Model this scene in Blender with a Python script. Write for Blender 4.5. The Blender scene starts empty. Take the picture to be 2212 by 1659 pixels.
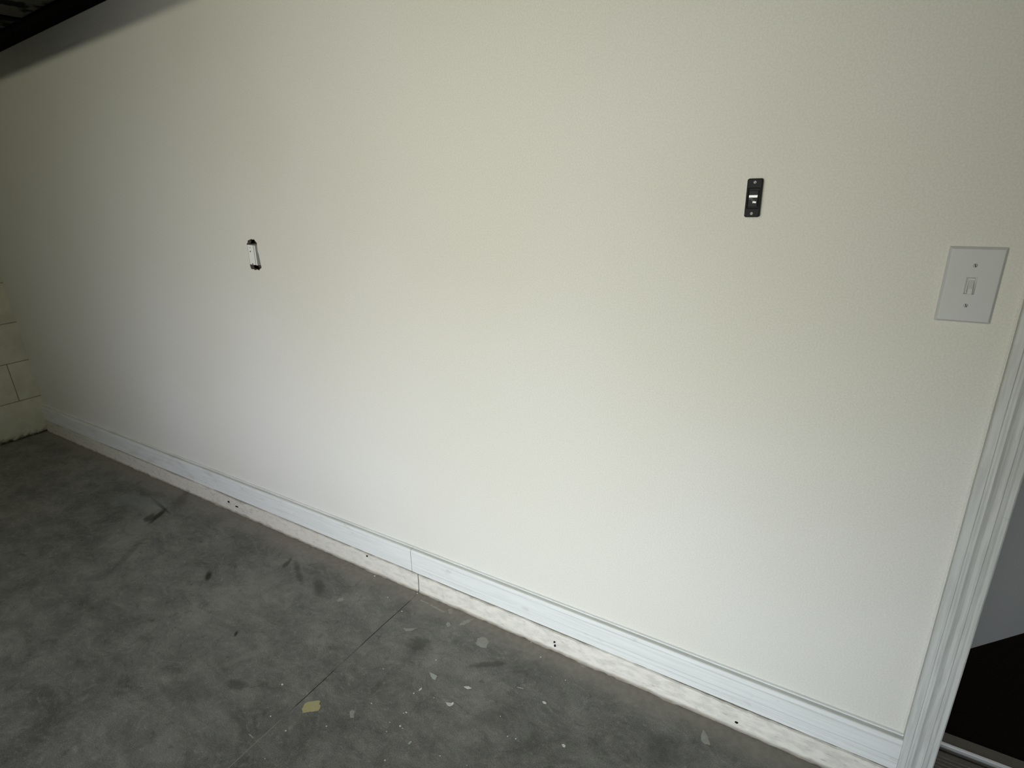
import bpy, bmesh, math, random
from mathutils import Vector, Matrix, noise
from mathutils.geometry import tessellate_polygon
random.seed(7)
SC = bpy.context.scene
C = SC.collection

# ------------------------------------------------------------------ camera
cam_d = bpy.data.cameras.new('camera')
cam_d.sensor_width = 36.0
cam_d.lens = 36.0 * 1222.18 / 2212.0
cam_d.clip_start = 0.02
cam = bpy.data.objects.new('camera', cam_d)
C.objects.link(cam)
YAW, PIT, ROL = 0.559641, -0.345774, -0.034570
fw = Vector((-math.sin(YAW) * math.cos(PIT), math.cos(YAW) * math.cos(PIT), math.sin(PIT)))
rt = Vector((math.cos(YAW), math.sin(YAW), 0))
up = rt.cross(fw)
R_ = rt * math.cos(ROL) + up * math.sin(ROL)
U_ = up * math.cos(ROL) - rt * math.sin(ROL)
m = Matrix((R_, U_, -fw)).transposed().to_4x4()
m.translation = Vector((0, -1.0947, 1.2149))
cam.matrix_world = m
SC.camera = cam

# ------------------------------------------------------------------ world and lights
w = bpy.data.worlds.new('world'); SC.world = w
w.use_nodes = True
bg = w.node_tree.nodes['Background']
bg.inputs[0].default_value = (0.80, 0.92, 1.0, 1)
bg.inputs[1].default_value = 0.05

def area(name, loc, target, sx, sy, power, col, spread=180):
    l = bpy.data.lights.new(name, 'AREA')
    l.shape = 'RECTANGLE'; l.size = sx; l.size_y = sy
    l.energy = power; l.color = col; l.spread = math.radians(spread)
    o = bpy.data.objects.new(name, l); C.objects.link(o)
    o.location = loc
    o.rotation_euler = (Vector(target) - Vector(loc)).to_track_quat('-Z', 'Y').to_euler()
    return o
# added area lights standing in for daylight, each aimed to grade the wall brightness
area('fill_low', (-0.56,-2.25,0.22), (-0.46,0,0.12), 1.5, 0.3, 4.1, (0.84, 0.915, 1.0), 50)
area('fill_low_left', (-1.2,-2.25,0.4), (-2.0,0,0.3), 0.8, 0.4, 2.6, (0.842, 0.87, 1.0), 60)
area('fill_middle', (-0.75,-2.25,1.2), (-0.75,0,1.04), 1.2, 0.8, 2.95, (1.0, 0.917, 1.0), 70)
area('fill_right', (-0.3,-2.25,1.2), (-0.64,0,1.12), 0.8, 0.8, 3.1, (0.94, 1.0, 0.753), 70)
area('fill_high', (-1.3,-2.25,2.36), (-2.3,0,1.3), 1.0, 0.14, 5.0, (1.0, 0.995, 0.766), 120)
# unseen area light added over the hall to brighten its wall
area('hall_fill', (1.0, 0.75, 2.4), (1.0, 0.75, 0), 0.3, 0.3, 6.5, (1.0, 0.99, 0.95))

SC.view_settings.view_transform = 'Standard'
SC.view_settings.look = 'None'
SC.view_settings.gamma = 1.0
SC.view_settings.use_curve_mapping = False
SC.view_settings.exposure = 0.0

# ------------------------------------------------------------------ helpers
def lin(c):
    return tuple(((v / 255.0) / 12.92 if v <= 10 else (((v / 255.0) + 0.055) / 1.055) ** 2.4) for v in c) + (1,)

class NT:
    def __init__(s, name, rough=0.6, spec=0.3):
        s.m = bpy.data.materials.new(name); s.m.use_nodes = True
        s.t = s.m.node_tree
        s.b = s.t.nodes['Principled BSDF']
        s.b.inputs['Roughness'].default_value = rough
        s.b.inputs['Specular IOR Level'].default_value = spec
        s.co = s.t.nodes.new('ShaderNodeTexCoord').outputs['Object']
    def n(s, typ, **k):
        x = s.t.nodes.new(typ)
        for a, v in k.items(): setattr(x, a, v)
        return x
    def put(s, sock, v):
        if hasattr(v, 'links'): s.t.links.new(v, sock)
        else: sock.default_value = v
    def math(s, op, a, b=0.0, c=None, clamp=False):
        x = s.n('ShaderNodeMath', operation=op, use_clamp=clamp)
        s.put(x.inputs[0], a); s.put(x.inputs[1], b)
        if c is not None: s.put(x.inputs[2], c)
        return x.outputs[0]
    def map(s, scale=(1, 1, 1), loc=(0, 0, 0), rot=(0, 0, 0), vec=None):
        x = s.n('ShaderNodeMapping')
        s.put(x.inputs['Vector'], vec or s.co)
        x.inputs['Scale'].default_value = scale; x.inputs['Location'].default_value = loc; x.inputs['Rotation'].default_value = rot
        return x.outputs[0]
    def noise(s, sc, det=3, rough=0.5, vec=None, dist=0.0):
        x = s.n('ShaderNodeTexNoise')
        s.put(x.inputs['Vector'], vec or s.co)
        x.inputs['Scale'].default_value = sc; x.inputs['Detail'].default_value = det
        x.inputs['Roughness'].default_value = rough; x.inputs['Distortion'].default_value = dist
        return x.outputs[0]
    def ramp(s, v, a, b, lo=0.0, hi=1.0, smooth=True):
        x = s.n('ShaderNodeMapRange', interpolation_type='SMOOTHSTEP' if smooth else 'LINEAR')
        s.put(x.inputs[0], v)
        for i, q in enumerate((a, b, lo, hi)): s.put(x.inputs[i + 1], q)
        return x.outputs[0]
    def mix(s, f, a, b, mode='MIX'):
        x = s.n('ShaderNodeMix', data_type='RGBA', blend_type=mode)
        s.put(x.inputs[0], f); s.put(x.inputs[6], a); s.put(x.inputs[7], b)
        return x.outputs[2]
    def bump(s, h, strength=0.3, dist=0.001, prev=None):
        x = s.n('ShaderNodeBump')
        x.inputs['Strength'].default_value = strength; x.inputs['Distance'].default_value = dist
        s.put(x.inputs['Height'], h)
        if prev: s.put(x.inputs['Normal'], prev)
        return x.outputs[0]
    def done(s, col=None, normal=None, rough=None):
        if col is not None: s.put(s.b.inputs['Base Color'], col)
        if normal is not None: s.put(s.b.inputs['Normal'], normal)
        if rough is not None: s.put(s.b.inputs['Roughness'], rough)
        return s.m
    def sep(s, vec=None):
        x = s.n('ShaderNodeSeparateXYZ'); s.put(x.inputs[0], vec or s.co); return x.outputs

def plain(name, rgb, rough=0.5, spec=0.3, metal=0.0, var=0.08, sc=60):
    t = NT(name, rough, spec)
    t.b.inputs['Metallic'].default_value = metal
    c = lin(rgb); d = tuple(v * (1 - var * 2) for v in c[:3]) + (1,)
    return t.done(t.mix(t.noise(sc, 3), d, c))

# ---- painted drywall: off-white, fine roller stipple
def m_wall():
    t = NT('painted_drywall', 0.62, 0.25)
    peel = t.noise(330, 3, 0.55); fine = t.noise(900, 2, 0.6); broad = t.noise(1.6, 2, 0.5)
    c = t.mix(t.ramp(broad, 0.35, 0.65), lin((223, 221, 211)), lin((225, 224, 217)))
    c = t.mix(t.ramp(peel, 0.3, 0.7), t.mix(0.13, c, (0.2, 0.2, 0.18, 1)), c)
    nb = t.bump(peel, 0.32, 0.0012); nb = t.bump(fine, 0.12, 0.0006, nb)
    return t.done(c, nb)
M_WALL = m_wall()

# ---- glossy-ish white trim paint with lengthwise brush streaks
def m_trim(name, rgb, streak, rough=0.45, dirt=0.25, sk=0.93):
    t = NT(name, rough, 0.35)
    s1 = t.noise(1.0, 4, 0.6, t.map(streak)); s2 = t.noise(45, 4, 0.6)
    c0 = lin(rgb); c1 = tuple(v * sk for v in c0[:3]) + (1,)
    c = t.mix(t.ramp(s1, 0.35, 0.62), c1, c0)
    c = t.mix(t.math('MULTIPLY', t.ramp(s2, 0.66, 0.78), dirt), c, lin((120, 118, 110)))
    return t.done(c, t.bump(s1, 0.35, 0.0015, t.bump(s2, 0.2, 0.001)))
def m_baseb():
    t = NT('baseboard_paint', 0.45, 0.35)
    s = t.sep()
    st = t.noise(1.0, 4, 0.6, t.map((5, 60, 150))); sm = t.noise(38, 5, 0.62, t.map((0.5, 1, 1))); bl = t.noise(7, 3)
    c = t.mix(t.ramp(st, 0.35, 0.62), lin((218, 220, 217)), lin((227, 229, 226)))
    zz = t.math('ADD', s[2], t.math('MULTIPLY', t.math('SUBTRACT', t.noise(3.0, 3, 0.5), 0.5), 0.006))
    for z0, x0, x1 in ((0.1325, -1.0, -0.9), (0.0960, -0.75, -0.55)):     # faint grey lines running with the board
        l = t.ramp(t.math('ABSOLUTE', t.math('SUBTRACT', zz, z0)), 0.0011, 0.0004)
        l = t.math('MULTIPLY', l, t.ramp(t.noise(5, 3, 0.6, t.map((1, 0, 0), loc=(z0 * 90, 0, 0))), 0.36, 0.5, 0.15, 0.6))
        l = t.math('MULTIPLY', l, t.ramp(s[0], x0, x1, 0.25, 1.0))
        c = t.mix(l, c, lin((176, 179, 178)))
    c = t.mix(t.math('MULTIPLY', t.ramp(sm, 0.62, 0.74), 0.35), c, lin((168, 168, 162)))
    old = t.ramp(s[0], -1.2, -2.2)                     # scuffed towards the far end
    c = t.mix(t.math('MULTIPLY', old, t.ramp(t.noise(20, 5, 0.65, t.map((0.3, 1, 1))), 0.50, 0.70, 0.0, 0.30)), c, lin((170, 167, 156)))
    return t.done(c, t.bump(st, 0.25, 0.001, t.bump(sm, 0.3, 0.0015)))
M_BASEB = m_baseb()
M_CASING = m_trim('casing_paint', (207, 209, 204), (150, 60, 9), 0.5, 0.22, 0.86)
M_JAMB = m_trim('jamb_paint', (214, 216, 214), (60, 420, 6), 0.5)

# ---- painted concrete curb under the baseboard
def m_curb():
    t = NT('painted_curb', 0.75, 0.15)
    g = t.noise(46, 6, 0.6, t.map((0.5, 1, 1.2))); f = t.noise(120, 5, 0.65, t.map((0.35, 1, 1.2)))
    s = t.sep()
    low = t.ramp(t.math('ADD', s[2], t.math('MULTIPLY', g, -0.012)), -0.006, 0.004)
    c = t.mix(t.ramp(g, 0.36, 0.6), lin((208, 205, 195)), lin((227, 223, 213)))
    c = t.mix(t.math('MULTIPLY', t.ramp(f, 0.60, 0.70), 0.45), c, lin((150, 146, 136)))
    far = t.ramp(s[0], -1.9, -0.9)                     # the old end of the curb is dirtier
    c = t.mix(t.math('MULTIPLY', t.math('SUBTRACT', 1.0, far), t.ramp(g, 0.45, 0.7, 0.1, 0.55)), c, lin((148, 141, 122)))
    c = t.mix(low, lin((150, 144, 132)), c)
    return t.done(c, t.bump(g, 0.6, 0.004, t.bump(f, 0.4, 0.002)))
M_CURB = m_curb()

# ---- concrete slab
def m_floor():
    t = NT('bare_concrete', 0.62, 0.3)
    s = t.sep()
    warp = t.n('ShaderNodeVectorMath', operation='ADD')
    nz = t.n('ShaderNodeTexNoise'); t.put(nz.inputs['Vector'], t.co); nz.inputs['Scale'].default_value = 6; nz.inputs['Detail'].default_value = 4
    sc = t.n('ShaderNodeVectorMath', operation='SCALE'); t.put(sc.inputs[0], nz.outputs[1]); sc.inputs['Scale'].default_value = 0.12
    t.put(warp.inputs[0], t.co); t.put(warp.inputs[1], sc.outputs[0]); wv = warp.outputs[0]
    big = t.noise(3.2, 5, 0.6, wv); mid = t.noise(13, 6, 0.62, t.map((0.7, 1.25, 1), rot=(0, 0, 0.5), vec=wv))
    swirl = t.noise(34, 7, 0.68, t.map((0.45, 1.2, 1), rot=(0, 0, -0.9), vec=wv)); grit = t.noise(420, 3, 0.6); fine = t.noise(85, 6, 0.7, t.map((0.8, 1.1, 1), rot=(0, 0, 0.8), vec=wv)); dash = t.noise(48, 4, 0.6, t.map((0.35, 1.3, 1), rot=(0, 0, 1.15), loc=(5, 2, 0), vec=wv))
    v = t.math('ADD', t.math('MULTIPLY', big, 0.30), t.math('ADD', t.math('MULTIPLY', mid, 0.34), t.math('ADD', t.math('MULTIPLY', swirl, 0.18), t.math('MULTIPLY', fine, 0.18))))
    c = t.mix(t.ramp(v, 0.40, 0.60, smooth=False), lin((94, 95, 91)), lin((154, 154, 148)))
    c = t.mix(t.math('MULTIPLY', t.ramp(swirl, 0.60, 0.74), 0.5), c, lin((152, 151, 143)))
    c = t.mix(t.math('MULTIPLY', t.ramp(t.noise(24, 5, 0.65, t.map(loc=(3, 1, 0), vec=wv)), 0.57, 0.72), 0.5), c, lin((74, 75, 71)))
    c = t.mix(t.math('MULTIPLY', t.ramp(dash, 0.63, 0.72), 0.55), c, lin((82, 83, 78)))
    c = t.mix(t.math('MULTIPLY', t.ramp(fine, 0.56, 0.70), 0.5), c, lin((164, 163, 155)))
    c = t.mix(t.ramp(grit, 0.3, 0.7), t.mix(0.38, c, (0.02, 0.02, 0.02, 1)), t.mix(0.09, c, (0.5, 0.5, 0.48, 1)))
    # smoother brown band left along the wall
    edge = t.math('ADD', s[1], t.math('MULTIPLY', t.math('SUBTRACT', t.noise(7, 4, 0.6), 0.5), 0.10))
    band = t.ramp(edge, -0.11, -0.04)
    c = t.mix(t.math('MULTIPLY', band, 0.8), c, t.mix(t.ramp(t.noise(60, 4), 0.3, 0.7), lin((140, 135, 127)), lin((154, 149, 140))))
    # darker line along the foot of the wall, stronger towards the far end
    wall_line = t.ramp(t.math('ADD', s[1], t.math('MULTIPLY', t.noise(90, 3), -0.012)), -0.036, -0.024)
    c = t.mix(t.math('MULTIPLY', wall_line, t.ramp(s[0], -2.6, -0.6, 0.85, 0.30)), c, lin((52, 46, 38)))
    def spot(c, x, y, rx, ry, ang, rgb, amt, rag=0.6):
        p = t.map((1, 1, 1), vec=t.co, loc=(-x, -y, 0))
        p = t.map((1 / rx, 1 / ry, 0), vec=t.map(vec=p, rot=(0, 0, -ang)))
        l = t.n('ShaderNodeVectorMath', operation='LENGTH'); t.put(l.inputs[0], p)
        d = t.math('ADD', l.outputs['Value'], t.math('MULTIPLY', t.math('SUBTRACT', t.noise(0.30 / min(rx, ry), 6, 0.68), 0.5), rag * 3.2))
        return t.mix(t.ramp(d, 1.25, 0.35, 0, amt), c, lin(rgb))
    dk = (46, 45, 40)
    for a in DSPOTS: c = spot(c, *a)
    # control joint cut square to the wall: open near the wall, filled with dust further out
    wob = t.math('ADD', s[0], t.math('MULTIPLY', t.math('SUBTRACT', t.noise(9, 3), 0.5), 0.006))
    dj = t.math('ABSOLUTE', t.math('ADD', wob, 1.044))
    ln = t.ramp(dj, 0.0015, 0.0006)
    def seg(y0, y1): return t.math('MULTIPLY', t.ramp(s[1], y0 - 0.012, y0 + 0.004), t.ramp(s[1], y1 + 0.012, y1 - 0.004))
    brk = t.math('MAXIMUM', t.math('MAXIMUM', seg(-0.27, -0.07), seg(-0.495, -0.375)), t.ramp(s[1], -0.50, -0.55, 0.12, 0.9))
    brk = t.math('MULTIPLY', brk, t.ramp(t.noise(22, 4, 0.7), 0.30, 0.48, 0.35, 1.0))
    fill = t.ramp(s[1], -0.56, -0.49)
    c = t.mix(t.math('MULTIPLY', ln, brk), c, t.mix(fill, lin((150, 149, 140)), lin((40, 39, 36))))
    h = t.math('ADD', t.math('MULTIPLY', v, 0.8), t.math('MULTIPLY', grit, 0.30))
    nb = t.bump(h, 0.35, 0.004)
    nb = t.bump(t.math('MULTIPLY', t.math('MULTIPLY', ln, fill), -1.0), 0.8, 0.002, nb)
    return t.done(c, nb, t.ramp(v, 0.35, 0.65, 0.55, 0.78))

# ---- painted concrete block
def m_block():
    t = NT('painted_block', 0.85, 0.1)
    g = t.noise(150, 4, 0.65); b = t.noise(9, 4, 0.6); s = t.sep()
    c = t.mix(t.ramp(b, 0.35, 0.65), lin((212, 210, 190)), lin((226, 224, 206)))
    c = t.mix(t.math('MULTIPLY', t.ramp(g, 0.62, 0.74), 0.4), c, lin((120, 116, 96)))
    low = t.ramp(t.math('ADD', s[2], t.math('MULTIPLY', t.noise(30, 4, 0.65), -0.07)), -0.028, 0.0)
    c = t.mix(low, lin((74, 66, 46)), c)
    return t.done(c, t.bump(g, 0.6, 0.003))
M_BLOCK = m_block()
M_MORTAR = plain('mortar_paint', (176, 172, 150), 0.9, 0.1, var=0.35, sc=14)
M_CAVITY = plain('stud_wood', (150, 138, 128), 0.9, 0.1, var=0.3, sc=40)
M_BLACK = plain('black_plastic', (23, 23, 24), 0.5, 0.14)
M_BUTTON = plain('charcoal_button', (50, 51, 54), 0.5, 0.10)
M_WHITE = plain('plain_white', (253, 254, 255), 0.3, 0.6, var=0.0)
M_GREYINK = plain('grey_print', (140, 142, 144), 0.5)
M_SCREW = plain('zinc_screw', (206, 206, 206), 0.5, 0.5, 0.0)
M_PLATE = plain('painted_plate', (203, 205, 203), 0.42, 0.3, var=0.03, sc=30)
M_TOGGLE = plain('toggle_plastic', (205, 206, 203), 0.42, 0.35, var=0.03)
M_PSCREW = plain('painted_screw', (186, 190, 184), 0.45, 0.4, var=0.1)
M_BOX = plain('white_box_plastic', (236, 238, 232), 0.45, 0.4, var=0.05, sc=90)
M_BOXG = plain('grey_box_channel', (168, 170, 166), 0.6, 0.3, var=0.1)
M_ALU = plain('aluminium', (190, 190, 188), 0.5, 0.5, 0.4, var=0.05)
M_SILL = plain('brown_sill_metal', (122, 118, 109), 0.6, 0.3, 0.2, var=0.15)
M_CARPET = plain('dark_carpet', (34, 28, 23), 0.98, 0.05, var=0.3, sc=300)
M_SHELF = None
def m_mottle():
    t = NT('mottled_black_board', 0.9, 0.1)
    a = t.noise(7, 5, 0.6, dist=0.5)
    return t.done(t.mix(t.ramp(a, 0.40, 0.47), lin((9, 9, 8)), lin((80, 79, 74))), t.bump(a, 0.8, 0.01))
M_MOTTLE = m_mottle()
M_BATTEN = plain('black_batten', (6, 6, 6), 0.9, 0.05)
M_HALL = plain('grey_hall_paint', (196, 198, 196), 0.8, 0.2, var=0.03, sc=500)
M_TAPE = plain('yellowed_masking_tape', (192, 187, 140), 0.7, 0.2, var=0.12, sc=120)
M_SPLAT = plain('dried_paint', (176, 177, 168), 0.6, 0.3, var=0.22, sc=110)
M_CHIP = plain('white_paint_chip', (226, 226, 218), 0.5, 0.35, var=0.05, sc=120)
M_CHIPG = plain('pale_green_grey_chip', (186, 190, 182), 0.5, 0.3, var=0.1, sc=120)
M_CEIL = plain('ceiling_board', (120, 118, 110), 0.9, 0.1)

def link(name, bm, mat, parent=None, smooth=False):
    bmesh.ops.recalc_face_normals(bm, faces=bm.faces[:])
    me = bpy.data.meshes.new(name); bm.to_mesh(me); bm.free()
    for mm in (mat if isinstance(mat, (list, tuple)) else [mat]): me.materials.append(mm)
    if smooth:
        for p in me.polygons: p.use_smooth = True
    o = bpy.data.objects.new(name, me); C.objects.link(o)
    if parent: o.parent = parent
    return o
def box(bm, x0, x1, y0, y1, z0, z1, mi=0):
    vs = [bm.verts.new((x, y, z)) for z in (z0, z1) for y in (y0, y1) for x in (x0, x1)]
    for q in ((0, 1, 3, 2), (4, 6, 7, 5), (0, 4, 5, 1), (2, 3, 7, 6), (0, 2, 6, 4), (1, 5, 7, 3)):
        f = bm.faces.new([vs[i] for i in q]); f.material_index = mi
    return vs
def struct(o):
    o['kind'] = 'structure'; return o
def bevel(bm, w, seg=2, edges=None):
    bmesh.ops.bevel(bm, geom=(edges or bm.edges[:]), offset=w, segments=seg, profile=0.5, affect='EDGES')
def prism(bm, poly, tf):
    """poly: 2-D outline; tf(u, v, k) -> 3-D point, k = 0 back / 1 front"""
    a = [bm.verts.new(tf(u, v, 0)) for u, v in poly]; b = [bm.verts.new(tf(u, v, 1)) for u, v in poly]
    bm.faces.new(a); bm.faces.new(b)
    for i in range(len(a)):
        j = (i + 1) % len(a); bm.faces.new((a[i], a[j], b[j], b[i]))
def rrect(w, h, r, n=5):
    out = []
    for cx, cz, a0 in ((w - r, h - r, 0), (-w + r, h - r, 90), (-w + r, -h + r, 180), (w - r, -h + r, 270)):
        for i in range(n + 1):
            a = math.radians(a0 + 90 * i / n); out.append((cx + r * math.cos(a), cz + r * math.sin(a)))
    return out
def loft(bm, rings, cap=True):
    """rings: list of lists of 3-D points"""
    R = [[bm.verts.new(p) for p in r] for r in rings]
    n = len(R[0])
    for a, b in zip(R, R[1:]):
        for i in range(n):
            j = (i + 1) % n; bm.faces.new((a[i], a[j], b[j], b[i]))
    if cap: bm.faces.new(R[0]); bm.faces.new(R[-1])
def empty(name, loc, label, cat, group=None):
    o = bpy.data.objects.new(name, None); C.objects.link(o); o.location = loc; o.empty_display_size = 0.05
    o['label'] = label; o['category'] = cat
    if group: o['group'] = group
    return o
def tag(o, label, cat, group=None):
    o['label'] = label; o['category'] = cat
    if group: o['group'] = group
    return o

SPL = (((-1.2443, -0.1803), (-1.2463, -0.1699), (-1.2398, -0.1604), (-1.23, -0.1627), (-1.2281, -0.1712), (-1.2363, -0.179)), ((-1.0184, -0.0475), (-0.9872, -0.0459), (-0.985, -0.0497), (-1.0172, -0.05)), ((-0.9758, -0.0477), (-0.9198, -0.0512), (-0.9182, -0.0564), (-0.9734, -0.0519)), ((-0.9164, -0.0402), (-0.9113, -0.0313), (-0.9014, -0.0349), (-0.8968, -0.0473), (-0.9034, -0.051)), ((-0.8496, -0.0733), (-0.849, -0.0586), (-0.8379, -0.0361), (-0.8274, -0.0349), (-0.8296, -0.0477), (-0.8375, -0.0682)), ((-0.8849, -0.0903), (-0.8863, -0.0825), (-0.8808, -0.0794), (-0.8721, -0.0848), (-0.8711, -0.0933), (-0.8775, -0.0958)), ((-0.9862, -0.1644), (-0.974, -0.1592), (-0.9516, -0.1465), (-0.9563, -0.1576), (-0.97, -0.1692)), ((-0.7685, -0.1066), (-0.7744, -0.0888), (-0.7646, -0.0779), (-0.7498, -0.0776), (-0.7382, -0.0842), (-0.7363, -0.0947), (-0.7323, -0.1069), (-0.7442, -0.111), (-0.7587, -0.1115)), ((-0.1571, -0.059), (-0.1469, -0.0685), (-0.1339, -0.0902), (-0.1432, -0.0946), (-0.1548, -0.0897), (-0.1577, -0.0781)), ((-0.4839, -0.03), (-0.48, -0.0244), (-0.4677, -0.0229), (-0.4664, -0.0293), (-0.4729, -0.0363), (-0.4795, -0.0359)), ((-0.9139, -0.4389), (-0.9114, -0.4321), (-0.903, -0.4327), (-0.8916, -0.4473), (-0.8987, -0.4514)), ((-1.0787, -0.6042), (-1.076, -0.6016), (-1.0594, -0.6029), (-1.0585, -0.605)), ((-0.5936, -0.1756), (-0.5908, -0.172), (-0.5759, -0.1693), (-0.5772, -0.1727)))
DOTS = ((-1.0456, -0.0303, 0.0036), (-1.0343, -0.1143, 0.0027), (-1.2257, -0.0341, 0.0038), (-1.1145, -0.0903, 0.002), (-0.8278, -0.2086, 0.0024), (-0.8107, -0.3204, 0.0022), (-1.1278, -0.4707, 0.0037), (-0.5421, -0.3019, 0.0018), (-0.5223, -0.2979, 0.0021), (-0.5849, -0.2661, 0.0016), (-0.5869, -0.0605, 0.0024), (-0.7906, -0.3718, 0.0027), (-0.7946, -0.3766, 0.0016), (-0.7784, -0.4074, 0.0029), (-0.7694, -0.4089, 0.0016), (-0.9322, -0.4964, 0.0022), (-1.0736, -0.5465, 0.0022), (-0.8835, -0.396, 0.0022), (-0.7501, -0.4888, 0.0023), (-0.9904, -0.6231, 0.0015), (-0.9325, -0.3019, 0.0018), (-1.0081, -0.5536, 0.0024), (-0.7968, -0.4344, 0.0016), (-0.8069, -0.4125, 0.0014), (-0.649, -0.4184, 0.0015), (-0.5837, -0.406, 0.0015), (-0.6348, -0.0281, 0.0019), (-0.4951, -0.095, 0.0017), (-0.7575, -0.3054, 0.0014))
CHIPS = {'tri': ((-0.8164, -0.2508), (-0.8041, -0.2489), (-0.7911, -0.2493), (-0.7879, -0.2612), (-0.7949, -0.2629), (-0.8061, -0.2578)), 'bar': ((-0.7118, -0.2413), (-0.7013, -0.234), (-0.6914, -0.2358), (-0.699, -0.2427)), 'squig': ((-0.805, -0.3085), (-0.8057, -0.3028), (-0.8024, -0.2983), (-0.8005, -0.3016), (-0.8026, -0.3089)), 'shell': ((-0.7208, -0.3041), (-0.7163, -0.2996), (-0.7086, -0.296), (-0.7047, -0.293), (-0.7017, -0.2993), (-0.7061, -0.3062), (-0.7144, -0.3066)), 'small1': ((-0.5166, -0.1806), (-0.512, -0.1775), (-0.5056, -0.179), (-0.506, -0.1829), (-0.5116, -0.1839)), 'small2': ((-0.424, -0.2578), (-0.4204, -0.2547), (-0.4148, -0.2562), (-0.4151, -0.2614), (-0.4194, -0.2613)), 'long': ((-0.7303, -0.4333), (-0.7322, -0.4284), (-0.7292, -0.4241), (-0.7266, -0.4252), (-0.7269, -0.4317)), 'tape': ((-1.0127, -0.5009), (-1.023, -0.4942), (-1.0287, -0.481), (-1.0241, -0.471), (-1.0072, -0.4572), (-1.0012, -0.4553), (-0.9967, -0.4627), (-0.9884, -0.4653), (-0.9827, -0.4766), (-0.9983, -0.4891))}
SCR = (((-1.8186, -0.0857), (-1.7721, -0.1051), (-1.6776, -0.1466), (-1.6037, -0.1849), (-1.5383, -0.2299)), ((-1.5429, -0.2431), (-1.5057, -0.2675), (-1.4742, -0.2833), (-1.4334, -0.2994), (-1.4126, -0.3035), (-1.3616, -0.3057)))
DARK = ((-2.2517, -0.1814), (-2.2458, -0.2187), (-2.2577, -0.143), (-1.719, -0.3087), (-1.3979, -0.4221), (-2.4048, -0.141), (-2.3204, -0.1395), (-2.0944, -0.3764), (-2.3562, -0.046), (-2.3566, -0.115), (-0.9028, -0.193), (-1.5383, -0.1366), (-1.2364, -0.5327), (-1.346, -0.1609), (-1.5096, -0.1437))
HOLE = ((-1.6315, 1.0562), (-1.6252, 1.061), (-1.6233, 1.0669), (-1.615, 1.0689), (-1.6045, 1.072), (-1.5974, 1.0704), (-1.5905, 1.0712), (-1.5856, 1.0655), (-1.5803, 1.061), (-1.5818, 1.0482), (-1.5837, 1.0365), (-1.581, 1.0296), (-1.5807, 1.0179), (-1.58, 1.0038), (-1.5799, 0.9943), (-1.5778, 0.9885), (-1.5808, 0.9848), (-1.5869, 0.9833), (-1.5913, 0.9783), (-1.5961, 0.9781), (-1.6013, 0.9802), (-1.6118, 0.9773), (-1.6205, 0.9805), (-1.6276, 0.9795), (-1.6327, 0.9823), (-1.6338, 0.9895), (-1.6313, 1.0219), (-1.63, 1.0515))
PLATE = ((-1.6458, 1.0511), (-1.5913, 1.0538), (-1.5964, 0.9936), (-1.649, 0.99))
PLATEG = ((-1.6028, 1.0523), (-1.6071, 0.9931), (-1.593, 1.0531), (-1.6002, 0.9934), (-1.621, 1.0335), (-1.6219, 0.9954))

# soft stains in the concrete: x, y, rx, ry, angle, colour, amount, raggedness
K = (40, 40, 35)
DSPOTS = [
 (-2.256, -0.190, 0.072, 0.015, -1.05, K, 0.9, 0.35),
 (-2.272, -0.212, 0.034, 0.020, -1.0, K, 0.7, 0.5),
 (-2.330, -0.142, 0.12, 0.008, -0.15, K, 0.7, 0.3),
 (-2.300, -0.075, 0.11, 0.034, -1.1, (66, 56, 48), 0.4, 0.9),
 (-1.719, -0.309, 0.030, 0.012, -0.7, K, 0.9, 0.25),
 (-1.398, -0.422, 0.013, 0.006, -0.9, K, 0.9, 0.2),
 (-0.903, -0.193, 0.034, 0.026, 0.2, (64, 64, 58), 0.6, 1.1),
 (-1.538, -0.137, 0.030, 0.010, -1.2, (62, 62, 58), 0.75, 0.7),
 (-1.236, -0.533, 0.032, 0.018, 0.2, (60, 60, 54), 0.6, 0.8),
 (-1.346, -0.161, 0.050, 0.022, -0.6, (70, 70, 68), 0.7, 0.7),
 (-1.47, -0.145, 0.070, 0.012, -0.5, (66, 66, 62), 0.6, 0.8),
 (-2.094, -0.376, 0.13, 0.016, -1.0, (70, 70, 62), 0.35, 0.8),
 (-0.70, -0.155, 0.050, 0.012, 0.6, (66, 66, 62), 0.6, 0.9),
 (-0.22, -0.16, 0.060, 0.040, 0.2, (72, 74, 72), 0.4, 1.1),
 (-0.60, -0.27, 0.10, 0.020, 0.9, (80, 81, 80), 0.3, 0.9),
 (-1.32, -0.60, 0.09, 0.030, 0.5, (72, 76, 78), 0.25, 0.9),
 (-1.55, -0.235, 0.10, 0.05, 0.2, (150, 150, 146), 0.35, 0.9),
 (-1.30, -0.47, 0.07, 0.014, 1.1, (150, 150, 142), 0.35, 0.9),
 (-2.45, -0.17, 0.16, 0.05, 0.2, (142, 148, 148), 0.4, 0.8),
]
M_FLOOR = m_floor()

# ------------------------------------------------------------------ the room
XL, XR, YB, ZC = -3.692, 2.2, -2.35, 2.7
DX0, DX1, DZ = 0.2620, 1.12, 2.05          # doorway in the main wall
bm = bmesh.new(); box(bm, XL - 0.2, XR + 0.2, YB - 1.2, 0.0, -0.12, 0.0)
box(bm, DX0 - 0.02, DX1 + 0.02, 0.0, 0.125, -0.12, 0.0)
FLOOR = struct(link('floor', bm, M_FLOOR))

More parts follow.
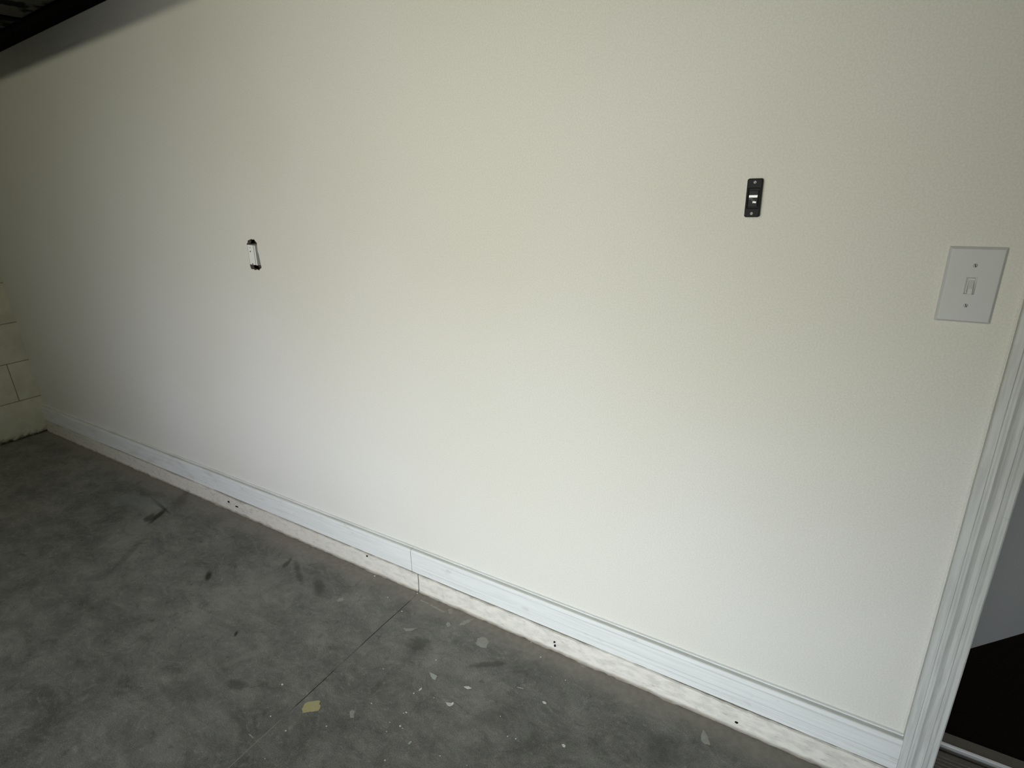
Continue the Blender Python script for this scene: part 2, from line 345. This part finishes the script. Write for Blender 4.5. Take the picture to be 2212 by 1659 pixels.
# main wall: front board with a ragged cut-out, thickness, dark stud bay behind
def wall_mesh():
    bm = bmesh.new()
    T = 0.0127
    def loop(pts, y): return [bm.verts.new((x, y, z)) for x, z in pts]
    outer = [(XL, 0), (DX0, 0), (DX0, DZ), (DX1, DZ), (DX1, 0), (XR, 0), (XR, ZC), (XL, ZC)]
    # strips around the hole keep the tessellation simple
    hx0, hx1, hz0, hz1 = -1.70, -1.52, 0.93, 1.12
    def quad(x0, x1, z0, z1):
        bm.faces.new([bm.verts.new(p) for p in ((x0, 0, z0), (x1, 0, z0), (x1, 0, z1), (x0, 0, z1))])
    quad(XL, hx0, 0, ZC); quad(hx0, hx1, 0, hz0); quad(hx0, hx1, hz1, ZC); quad(hx1, DX0, 0, ZC)
    quad(DX0, DX1, DZ, ZC); quad(DX1, XR, 0, ZC)
    ring = [Vector((x, 0, z)) for x, z in ((hx0, hz0), (hx1, hz0), (hx1, hz1), (hx0, hz1))]
    hole = [Vector((x, 0, z)) for x, z in HOLE]
    tri = tessellate_polygon([[Vector((p.x, p.z, 0)) for p in ring], [Vector((p.x, p.z, 0)) for p in hole]])
    allv = [bm.verts.new(p) for p in ring + hole]
    for a in tri:
        bm.faces.new([allv[i] for i in a])
    hb = [bm.verts.new((p.x, T, p.z)) for p in hole]; hf = allv[4:]
    for i in range(len(hb)):
        j = (i + 1) % len(hb); f = bm.faces.new((hf[i], hf[j], hb[j], hb[i])); f.material_index = 1
    return bm
bm = wall_mesh()
me = bpy.data.meshes.new('wall_back'); bm.to_mesh(me); bm.free()
me.materials.append(M_WALL); me.materials.append(M_CAVITY)
wb = bpy.data.objects.new('wall_back', me); C.objects.link(wb); struct(wb)
# body of the wall: studs and inner lining, leaving an open bay at the cut-out
bm = bmesh.new()
box(bm, XL, -1.72, 0.0128, 0.125, 0, ZC); box(bm, -1.52, DX0, 0.0128, 0.125, 0, ZC)
box(bm, DX0, DX1, 0.0128, 0.125, DZ, ZC); box(bm, DX1, XR, 0.0128, 0.125, 0, ZC)
box(bm, -1.72, -1.52, 0.036, 0.125, 0, ZC)
box(bm, -1.72, -1.52, 0.0128, 0.036, 0, 0.90); box(bm, -1.72, -1.52, 0.0128, 0.036, 1.14, ZC)
struct(link('wall_back_framing', bm, M_CAVITY, wb))

# block wall on the left: bevelled blocks in running bond over a mortar sheet
bm = bmesh.new()
box(bm, XL - 0.2, XL - 0.0022, YB, 0.1, 0, ZC, 1)
g = 0.003
for r in range(13):
    z0, z1 = r * 0.203, min((r + 1) * 0.203, ZC)
    y = 0.1 - (0.0 if r % 2 == 0 else 0.2)
    ys = [0.1]; e = -0.095 if r % 2 else -0.295
    ys = [0.1]
    while e > YB: ys.append(e); e -= 0.4
    ys.append(YB)
    for a, b in zip(ys, ys[1:]):
        if a - b < 0.03: continue
        b2 = bmesh.new(); box(b2, XL - 0.03, XL, b + g / 2, a - g / 2, z0 + g / 2, z1 - g / 2)
        bevel(b2, 0.0025, 2)
        tmp = bpy.data.meshes.new('t'); b2.to_mesh(tmp); b2.free(); bm.from_mesh(tmp); bpy.data.meshes.remove(tmp)
struct(link('wall_left', bm, [M_BLOCK, M_MORTAR]))

bm = bmesh.new(); box(bm, XR, XR + 0.12, YB, 0.125, 0, ZC)
struct(link('wall_right', bm, M_WALL))
# wall behind the photographer, with the open garage doorway and a slot added over it for the high fill light
bm = bmesh.new()
OX0, OX1 = -1.85, 0.55
box(bm, XL, OX0, YB - 0.12, YB, 0, ZC); box(bm, OX1, XR, YB - 0.12, YB, 0, ZC)
box(bm, OX0, OX1, YB - 0.12, YB, 2.0, 2.26); box(bm, OX0, OX1, YB - 0.12, YB, 2.48, ZC)
struct(link('wall_front', bm, M_WALL))
bm = bmesh.new(); box(bm, XL - 0.2, XR + 0.12, YB - 0.12, 0.125, ZC, ZC + 0.1)
struct(link('ceiling', bm, M_CEIL))

# ------------------------------------------------------------------ curb and baseboard
def curb(x0, x1, name):
    bm = bmesh.new()
    nx = max(2, int((x1 - x0) / 0.012))
    prof = []      # (s along profile) front face bottom -> top -> back
    zs = [0.0, 0.004, 0.009, 0.018, 0.028, 0.038, 0.048, 0.056, 0.0625, 0.0640]
    rows = []
    for i in range(nx + 1):
        x = x0 + (x1 - x0) * i / nx
        col = []
        for k, z in enumerate(zs):
            y = -0.0215 + 0.0022 * noise.noise(Vector((x * 28, 0, z * 60))) + 0.0012 * noise.noise(Vector((x * 90, 3, z * 150)))
            if k == 0: y -= 0.003 + 0.006 * max(0, noise.noise(Vector((x * 14, 7, 0)))) + 0.003 * noise.noise(Vector((x * 60, 9, 0)))
            if k == 1: y -= 0.0015 + 0.0015 * noise.noise(Vector((x * 14, 7, 0)))
            if k == len(zs) - 1: y += 0.004
            zz = z
            if k >= len(zs) - 2: zz += -0.0002 + 0.0046 * noise.noise(Vector((x * 4.3, 5, 0))) + 0.0030 * noise.noise(Vector((x * 38, 5, 2)))
            if i in (0, nx) and k > 3: y += 0.0025
            col.append(bm.verts.new((x, y, max(zz, 0.0) if k else 0.0)))
        col.append(bm.verts.new((x, 0.0, 0.0615)))
        rows.append(col)
    for a, b in zip(rows, rows[1:]):
        for k in range(len(a) - 1): bm.faces.new((a[k], b[k], b[k + 1], a[k + 1]))
    for r in (rows[0], rows[-1]):
        bm.faces.new(r + [bm.verts.new((r[0].co.x, 0.0, 0.0))])
    return struct(link(name, bm, M_CURB, None, False))
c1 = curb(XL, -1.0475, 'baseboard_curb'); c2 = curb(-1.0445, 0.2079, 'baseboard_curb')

def basebd(x0, x1, name, end):
    # profile (y, z): bead on top, shadow groove, face with two shallow steps
    P = [(0, 0.0655), (-0.0165, 0.0655), (-0.0175, 0.0665), (-0.0175, 0.0845), (-0.0167, 0.0850), (-0.0165, 0.1345), (-0.0157, 0.1350),
         (-0.0140, 0.1440), (-0.0120, 0.1452), (-0.0030, 0.1455), (-0.0030, 0.1482), (-0.0048, 0.1486), (-0.0040, 0.1496), (0, 0.1512)]
    bm = bmesh.new()
    n = max(2, int((x1 - x0) / 0.05)); rings = []
    for i in range(n + 1):
        x = x0 + (x1 - x0) * i / n
        wv = 0.0009 * noise.noise(Vector((x * 2.3, 1, 0)))
        rings.append([(x, y, z + (0.0012 * noise.noise(Vector((x * 6, 4, 0))) if z < 0.07 else 0) + wv) for y, z in P])
    loft(bm, rings)
    return struct(link(name, bm, M_BASEB))
basebd(XL, -1.0705, 'baseboard_back', 0); basebd(-1.0690, 0.2079, 'baseboard_back', 1)

# chips and nail holes knocked out of the curb and baseboard: small dark pits
M_PIT = plain('dark_pit', (34, 31, 28), 0.95, 0.05)
for par, x, z, rx, rz in ((c2, -0.5645, 0.0300, 0.0030, 0.0022), (c2, -0.5628, 0.0185, 0.0030, 0.0040), (c2, -0.0925, 0.0215, 0.0036, 0.0024),
                          (c1, -1.262, 0.058, 0.0040, 0.0035), (c1, -2.03, 0.040, 0.006, 0.004), (c1, -1.98, 0.033, 0.010, 0.003)):
    bm = bmesh.new()
    n = 12; f = [(x + rx * math.cos(2 * math.pi * i / n) * random.uniform(.75, 1.15), z + rz * math.sin(2 * math.pi * i / n) * random.uniform(.75, 1.15)) for i in range(n)]
    prism(bm, f, lambda u, v, k: (u, -0.018 - 0.0058 * k, v))
    link('chip_pit', bm, M_PIT, par)

# ------------------------------------------------------------------ door casing, jamb, sill, hall
def casing():
    x0 = 0.2079; W = 0.0567
    prof = [(0, 0), (0, -0.0125), (0.0012, -0.0140), (0.0125, -0.0150), (0.0140, -0.0135), (0.0165, -0.0135), (0.0185, -0.0155), (0.0215, -0.0160),
            (0.0260, -0.0130), (0.0300, -0.0112), (0.0335, -0.0108), (0.0350, -0.0120), (0.0385, -0.0120), (0.0400, -0.0108), (0.0450, -0.0100), (0.0480, -0.0085),
            (0.0500, -0.0098), (0.0545, -0.0098), (0.0567, -0.0080), (0.0567, 0)]
    bm = bmesh.new(); rings = []
    n = 60
    for i in range(n + 1):
        z = DZ * i / n
        rings.append([(x0 + u * 1.0 + 0.0004 * noise.noise(Vector((z * 9, u * 60, 2))), v + (0.0006 * noise.noise(Vector((z * 14, u * 150, 0))) if v < 0 else 0), z) for u, v in prof])
    loft(bm, rings)
    return bm
struct(link('trim_1', casing(), M_CASING))
# right-hand and head casings, outside the picture
bm = bmesh.new(); box(bm, DX1 + 0.01, DX1 + 0.067, -0.014, 0, 0, DZ + 0.07); box(bm, 0.2079, DX1 + 0.01, -0.014, 0, DZ, DZ + 0.07)
bevel(bm, 0.003, 2); struct(link('trim_2', bm, M_CASING))
# caulk bead between wall and casing
bm = bmesh.new()
rings = []
for i in range(81):
    z = 0.151 + (DZ - 0.151) * i / 80
    wv = 0.0006 * noise.noise(Vector((z * 20, 0, 4)))
    rings.append([(0.2040 + wv, 0, z), (0.2052 + wv, -0.0010, z), (0.2064, -0.0008, z), (0.2072, 0.0, z)])
loft(bm, rings); struct(link('trim_3', bm, M_WALL))
# jambs
bm = bmesh.new(); box(bm, DX0 - 0.019, DX0, 0.0006, 0.125, 0, DZ); box(bm, DX1, DX1 + 0.019, 0.0, 0.125, 0, DZ); box(bm, DX0, DX1, 0, 0.125, DZ - 0.019, DZ)
struct(link('trim_4', bm, M_JAMB))

# door sill: ribbed dark metal, aluminium ridge, brown strip
sill = empty('door_sill', (DX0, 0.1, 0.0), 'ribbed dark metal door sill with a bright aluminium ridge beside the white casing', 'door sill')
def place(o):
    o.parent = sill; o.matrix_parent_inverse = Matrix.Translation((-DX0, -0.1, 0)); return o
bm = bmesh.new()
prof = [(0.012, 0.0)]
y = 0.012
prof.append((0.012, 0.012)); y = 0.018
while y < 0.112:
    prof += [(y, 0.0205), (y + 0.0015, 0.0225), (y + 0.0035, 0.0225), (y + 0.005, 0.0205)]
    y += 0.0098
prof += [(0.118, 0.0205), (0.1215, 0.012), (0.140, 0.012), (0.140, 0.0)]
loft(bm, [[(x, a, b) for a, b in prof] for x in (DX0, DX1)])
place(link('ribbed_plate', bm, plain('ribbed_sill_metal', (128, 125, 117), 0.5, 0.35, 0.3, var=0.2, sc=80)))
bm = bmesh.new()
loft(bm, [[(x, 0.1370 + a, b) for a, b in ((0, 0.010), (0, 0.0270), (0.0015, 0.0300), (0.0050, 0.0310), (0.0070, 0.0290), (0.0070, 0.010))] for x in (DX0, DX1)])
o = place(link('raised_ridge', bm, M_ALU)); o['label'] = 'bright aluminium ridge'
bm = bmesh.new(); box(bm, DX0, DX1, 0.1442, 0.172, 0.0, 0.030)
place(link('inner_strip', bm, M_SILL))

# hall beyond the door
bm = bmesh.new(); box(bm, -0.35, 2.2, 0.172, 2.2, -0.1, 0.028)
struct(link('floor_hall', bm, M_CARPET))
a = Vector((0.389, 0.495)); d = Vector((0.6903, 0.7235)); n_ = Vector((-d.y, d.x))
p0 = a - d * 0.42; p1 = a + d * 2.2
bm = bmesh.new()
pts = [p0, p1, p1 + n_ * 0.1, p0 + n_ * 0.1]
prism(bm, [(p.x, p.y) for p in pts], lambda u, v, k: (u, v, 0.028 + k * 2.42))
struct(link('wall_hall', bm, M_HALL))
bm = bmesh.new(); box(bm, -0.35, 2.2, 0.125, 2.3, 2.45, 2.55)
struct(link('ceiling_hall', bm, M_CEIL))
bm = bmesh.new(); box(bm, 2.2, 2.3, 0.125, 2.3, 0.0, 2.5)
struct(link('wall_hall', bm, M_HALL))

# ------------------------------------------------------------------ dark shelf high in the corner
TA = math.atan(0.041)
shelf = empty('wall_shelf', (XL, 0, 1.707), 'long black shelf fixed high on the white wall in the top left corner', 'shelf')
def sh(o, ):
    o.parent = shelf; return o
L = 2.35
bm = bmesh.new(); box(bm, 0.002, L, -0.300, -0.001, 0.010, 0.030)
sh(link('board', bm, M_MOTTLE))
for y0, y1 in ((-0.086, -0.001), (-0.300, -0.26)):
    bm = bmesh.new(); box(bm, 0.002, L, y0, y1, 0.0, 0.030); bevel(bm, 0.002, 1)
    sh(link('batten', bm, M_BATTEN))
for xx in (0.40, 1.18, 1.75, L - 0.04):
    bm = bmesh.new(); box(bm, xx, xx + 0.035, -0.26, -0.086, 0.004, 0.030)
    sh(link('cross_batten', bm, M_BATTEN))
shelf.rotation_euler = (0, -TA, 0)

# ------------------------------------------------------------------ cut-out with old electrical box
eb = empty('electrical_box', (-1.6055, 0.01, 1.022), 'white electrical box in the ragged hole on the left of the white wall', 'electrical box')
def ebp(name, bm, mat):
    o = link(name, bm, mat, eb); o.matrix_parent_inverse = Matrix.Translation((1.6055, -0.01, -1.022)); return o
bm = bmesh.new()
box(bm, -1.650, -1.6062, 0.0006, 0.034, 0.9925, 1.0530); bevel(bm, 0.0015, 2)
ebp('box_body', bm, M_BOX)
bm = bmesh.new(); box(bm, -1.6062, -1.6022, 0.0050, 0.034, 0.9927, 1.0528)
ebp('channel', bm, M_BOXG)
bm = bmesh.new(); box(bm, -1.6022, -1.5968, 0.0008, 0.034, 0.9925, 1.0530); bevel(bm, 0.001, 2)
ebp('side_rail', bm, M_BOX)
for x, z in ((-1.6208, 1.0335), (-1.6180, 0.9955), (-1.6200, 1.0450)):
    bm = bmesh.new()
    bmesh.ops.create_cone(bm, cap_ends=True, segments=14, radius1=0.0018, radius2=0.0018, depth=0.0012, matrix=Matrix.Translation((x, 0.0003, z)) @ Matrix.Rotation(math.pi / 2, 4, 'X'))
    ebp('screw', bm, M_PIT if z != 1.0450 else M_BOXG)  # the two dark discs stand in for the shade inside screw holes

eb.rotation_euler = (0, math.radians(3.5), 0)
# ------------------------------------------------------------------ black door-opener button
BX, BZ, BW, BH = -0.1794, 1.1725, 0.0122, 0.0315
bt = empty('garage_door_button', (BX, 0, BZ), 'small black push button with a white strip screwed to the wall', 'push button')
def ring(pts, y, sx=1.0, sz=1.0, ox=0.0, oz=0.0): return [(u * sx + ox, y, v * sz + oz) for u, v in pts]
rr = rrect(BW, BH, 0.0032, 5)
# housing: rounded body with a recess for the push plate
bm = bmesh.new()
ri = rrect(0.0098, 0.0172, 0.0012, 5)
loft(bm, [ring(rr, -0.0002), ring(rr, -0.0085), ring(rr, -0.0098, 0.94, 0.975), ring(rr, -0.0100, 0.88, 0.95),
          ring(ri, -0.0100, oz=-0.0005), ring(ri, -0.0106, 0.97, 0.98, oz=-0.0005), ring(ri, -0.0104, 0.90, 0.95, oz=-0.0005), ring(ri, -0.0070, 0.88, 0.94, oz=-0.0005)])
link('housing', bm, M_BLACK, bt)
rp = rrect(0.0074, 0.0132, 0.0010, 4)
bm = bmesh.new()
def pf(u, v):            # the plate is a shallow rocker, its upper third tilted back
    return -0.0096 - (0.0012 if v < 0.004 else 0.0012 - (v - 0.004) * 0.16)
loft(bm, [ring(rp, -0.0066, oz=-0.0012), [(u, pf(u, v), v - 0.0012) for u, v in rp], [(u * 0.9, pf(u, v) - 0.0004, v * 0.94 - 0.0012) for u, v in rp]])
pb = link('push_plate', bm, M_BUTTON, bt)
bm = bmesh.new(); box(bm, -0.0069, 0.0069, -0.01165, -0.0100, 0.0008, 0.0048); bevel(bm, 0.0002, 1)  # white strip raised on the push plate
o = link('white_strip', bm, M_WHITE, pb); o['label'] = 'white strip'
bm = bmesh.new(); box(bm, -0.0068, -0.0006, -0.01150, -0.0110, -0.0016, -0.0008); box(bm, -0.0024, 0.0026, -0.01150, -0.0110, -0.0040, -0.0035)
link('faint_print', bm, M_GREYINK, pb)
bm = bmesh.new(); prism(bm, [(-0.0006, -0.0058), (0.0008, -0.0052), (0.0054, -0.0056), (0.0052, -0.0078), (0.0040, -0.0088), (0.0030, -0.0078), (0.0014, -0.0076), (0.0004, -0.0088)], lambda u, v, k: (u, -0.0110 - 0.0006 * k, v))
o = link('printed_mark', bm, M_WHITE, pb); o['label'] = 'white printed mark'
def screw(parent, x, y, z, r, mat, ang=0.4):
    bm = bmesh.new(); n = 20
    c = [(math.cos(2 * math.pi * i / n), math.sin(2 * math.pi * i / n)) for i in range(n)]
    loft(bm, [[(x + r * a, y + 0.002, z + r * b) for a, b in c], [(x + r * a, y, z + r * b) for a, b in c], [(x + r * .8 * a, y - r * 0.35, z + r * .8 * b) for a, b in c], [(x + r * .3 * a, y - r * 0.5, z + r * .3 * b) for a, b in c]])
    s = link('screw', bm, mat, parent)
    bm = bmesh.new(); box(bm, -r * 0.85, r * 0.85, -0.0002, 0.0006, -r * 0.14, r * 0.14)
    bmesh.ops.transform(bm, matrix=Matrix.Translation((x, y - r * 0.5, z)) @ Matrix.Rotation(ang, 4, 'Y'), verts=bm.verts[:])
    link('screw_slot', bm, M_PIT, s)
screw(bt, 0.0003, -0.0100, 0.0255, 0.0024, M_SCREW, 0.9); screw(bt, -0.0002, -0.0100, -0.0255, 0.0024, M_SCREW, 0.2)

# ------------------------------------------------------------------ light switch
PX, PZ = 0.1418, 1.0421
ls = empty('light_switch', (PX, 0, PZ), 'white single toggle light switch plate on the wall beside the door casing', 'light switch')
ro = rrect(0.035, 0.05715, 0.0012, 4); 
slot = rrect(0.0064, 0.0128, 0.0004, 4)
bm = bmesh.new()
loft(bm, [ring(ro, -0.0001), ring(ro, -0.0018), ring(ro, -0.0052, 0.93, 0.955), ring(ro, -0.0062, 0.90, 0.94), ring(ro, -0.0063, 0.86, 0.92),
          ring(slot, -0.0062, 1.12, 1.06), ring(slot, -0.0060, 1.0, 1.0), ring(slot, -0.0012, 1.0, 1.0)])
link('plate', bm, M_PLATE, ls)
# toggle: base frame and lever
bm = bmesh.new()
box(bm, -0.0046, 0.0046, -0.0040, -0.0012, -0.0112, 0.0110); bevel(bm, 0.0004, 1)
tg = link('toggle_frame', bm, M_TOGGLE, ls)
bm = bmesh.new()
loft(bm, [[(-0.0035, -0.0042, -0.0090), (0.0035, -0.0042, -0.0090), (0.0035, -0.0042, 0.0085), (-0.0035, -0.0042, 0.0085)],
          [(-0.0033, -0.0080, -0.0105), (0.0033, -0.0080, -0.0105), (0.0033, -0.0075, 0.0030), (-0.0033, -0.0075, 0.0030)],
          [(-0.0030, -0.0135, -0.0120), (0.0030, -0.0135, -0.0120), (0.0030, -0.0120, -0.0040), (-0.0030, -0.0120, -0.0040)]])
bevel(bm, 0.0005, 1)
link('toggle', bm, M_TOGGLE, ls)
screw(ls, 0.0, -0.0062, 0.0302, 0.0030, M_PSCREW, 1.2); screw(ls, 0.0, -0.0062, -0.0302, 0.0030, M_PSCREW, 1.2)

# ------------------------------------------------------------------ things and marks on the slab
def rag(poly, k=3, amp=0.10):
    cx = sum(p[0] for p in poly) / len(poly); cy = sum(p[1] for p in poly) / len(poly)
    out = []
    for i in range(len(poly)):
        a, b = poly[i], poly[(i + 1) % len(poly)]
        for j in range(k):
            t = j / k; x = a[0] * (1 - t) + b[0] * t; y = a[1] * (1 - t) + b[1] * t
            f = 1 + random.uniform(-amp, amp) * (1 if j else 0.5)
            out.append((cx + (x - cx) * f, cy + (y - cy) * f))
    return out
def splat(name, poly, h=0.0004, mat=M_SPLAT, parent=FLOOR):
    bm = bmesh.new(); cx = sum(p[0] for p in poly) / len(poly); cy = sum(p[1] for p in poly) / len(poly)
    rings = [[(x, y, -0.0002) for x, y in poly], [(x, y, h * 0.5) for x, y in poly], [(cx + (x - cx) * .85, cy + (y - cy) * .85, h) for x, y in poly]]
    loft(bm, rings); return link(name, bm, mat, parent)
for p in SPL: splat('paint_splatter', rag(p))
for x, y, r in DOTS:
    n = 9; splat('paint_speck', [(x + r * math.cos(2 * math.pi * i / n) * random.uniform(.6, 1.1), y + r * 0.8 * math.sin(2 * math.pi * i / n) * random.uniform(.6, 1.1)) for i in range(n)], 0.0005, M_CHIP)
M_SCR = plain('pale_scratch', (138, 139, 130), 0.7, 0.2, var=0.15, sc=90)
for line in SCR:
    pts = []
    for i in range(len(line) - 1):
        for j in range(6):
            t = j / 6; pts.append((line[i][0] * (1 - t) + line[i + 1][0] * t, line[i][1] * (1 - t) + line[i + 1][1] * t))
    pts.append(line[-1])
    L_, R2 = [], []
    for i, p in enumerate(pts):
        q = pts[min(i + 1, len(pts) - 1)]; pr = pts[max(i - 1, 0)]
        d = Vector((q[0] - pr[0], q[1] - pr[1])).normalized(); wd = 0.0008 + 0.0014 * abs(noise.noise(Vector((i * 0.4, 0, line[0][0]))))
        L_.append((p[0] - d.y * wd, p[1] + d.x * wd)); R2.append((p[0] + d.y * wd, p[1] - d.x * wd))
    bm = bmesh.new()
    for i in range(len(pts) - 1):
        bm.faces.new([bm.verts.new((a[0], a[1], 0.0002)) for a in (L_[i], L_[i + 1], R2[i + 1], R2[i])])
    link('scratch', bm, M_SCR, FLOOR)

def chip(name, key, label, cat, mat, th=0.0008, curl=0.0, group=None):
    poly = rag(CHIPS[key], 3, 0.05)
    cx = sum(p[0] for p in poly) / len(poly); cy = sum(p[1] for p in poly) / len(poly)
    R0 = max(math.hypot(x - cx, y - cy) for x, y in poly)
    def hz(x, y): return curl * (math.hypot(x - cx, y - cy) / R0) ** 2
    def sc(f, dz): return [((x - cx) * f, (y - cy) * f, hz(cx + (x - cx) * f, cy + (y - cy) * f) + dz) for x, y in poly]
    bm = bmesh.new()
    loft(bm, [sc(0.3, 0.0002), sc(0.7, 0.0002), sc(1.0, 0.0002), sc(1.0, th), sc(0.7, th), sc(0.3, th)])
    o = link(name, bm, mat); o.location = (cx, cy, 0)
    return tag(o, label, cat, group)
G = 'loose paint chips on the concrete'
chip('paint_chip', 'tri', 'pale grey triangular paint chip on the concrete, below the large round paint splash', 'paint chip', M_CHIPG, 0.0010, 0.0010, G)
chip('paint_chip', 'bar', 'flat whitish sliver of paint right of the triangular chip', 'paint chip', M_CHIP, 0.0008, 0.0, G)
chip('paint_chip', 'squig', 'tiny crooked white flake left of and below the triangular chip', 'paint chip', M_CHIP, 0.0010, 0.0010, G)
chip('paint_chip', 'shell', 'bright curled white paint chip like a shell in the lower middle of the floor', 'paint chip', M_CHIP, 0.0009, 0.0045, G)
chip('paint_chip', 'small1', 'small white paint chip midway between the shell-like chip and the curb', 'paint chip', M_CHIP, 0.0010, 0.0006, G)
chip('paint_chip', 'small2', 'small pale paint chip furthest to the right near the bottom edge', 'paint chip', M_CHIP, 0.0010, 0.0006, G)
chip('paint_chip', 'long', 'narrow pale flake lowest on the floor, right of the yellow tape scrap', 'paint chip', M_CHIPG, 0.0010, 0.0006, G)
chip('tape_scrap', 'tape', 'torn scrap of yellowed masking tape stuck on the concrete beside the floor joint', 'tape', M_TAPE, 0.0006, 0.0)
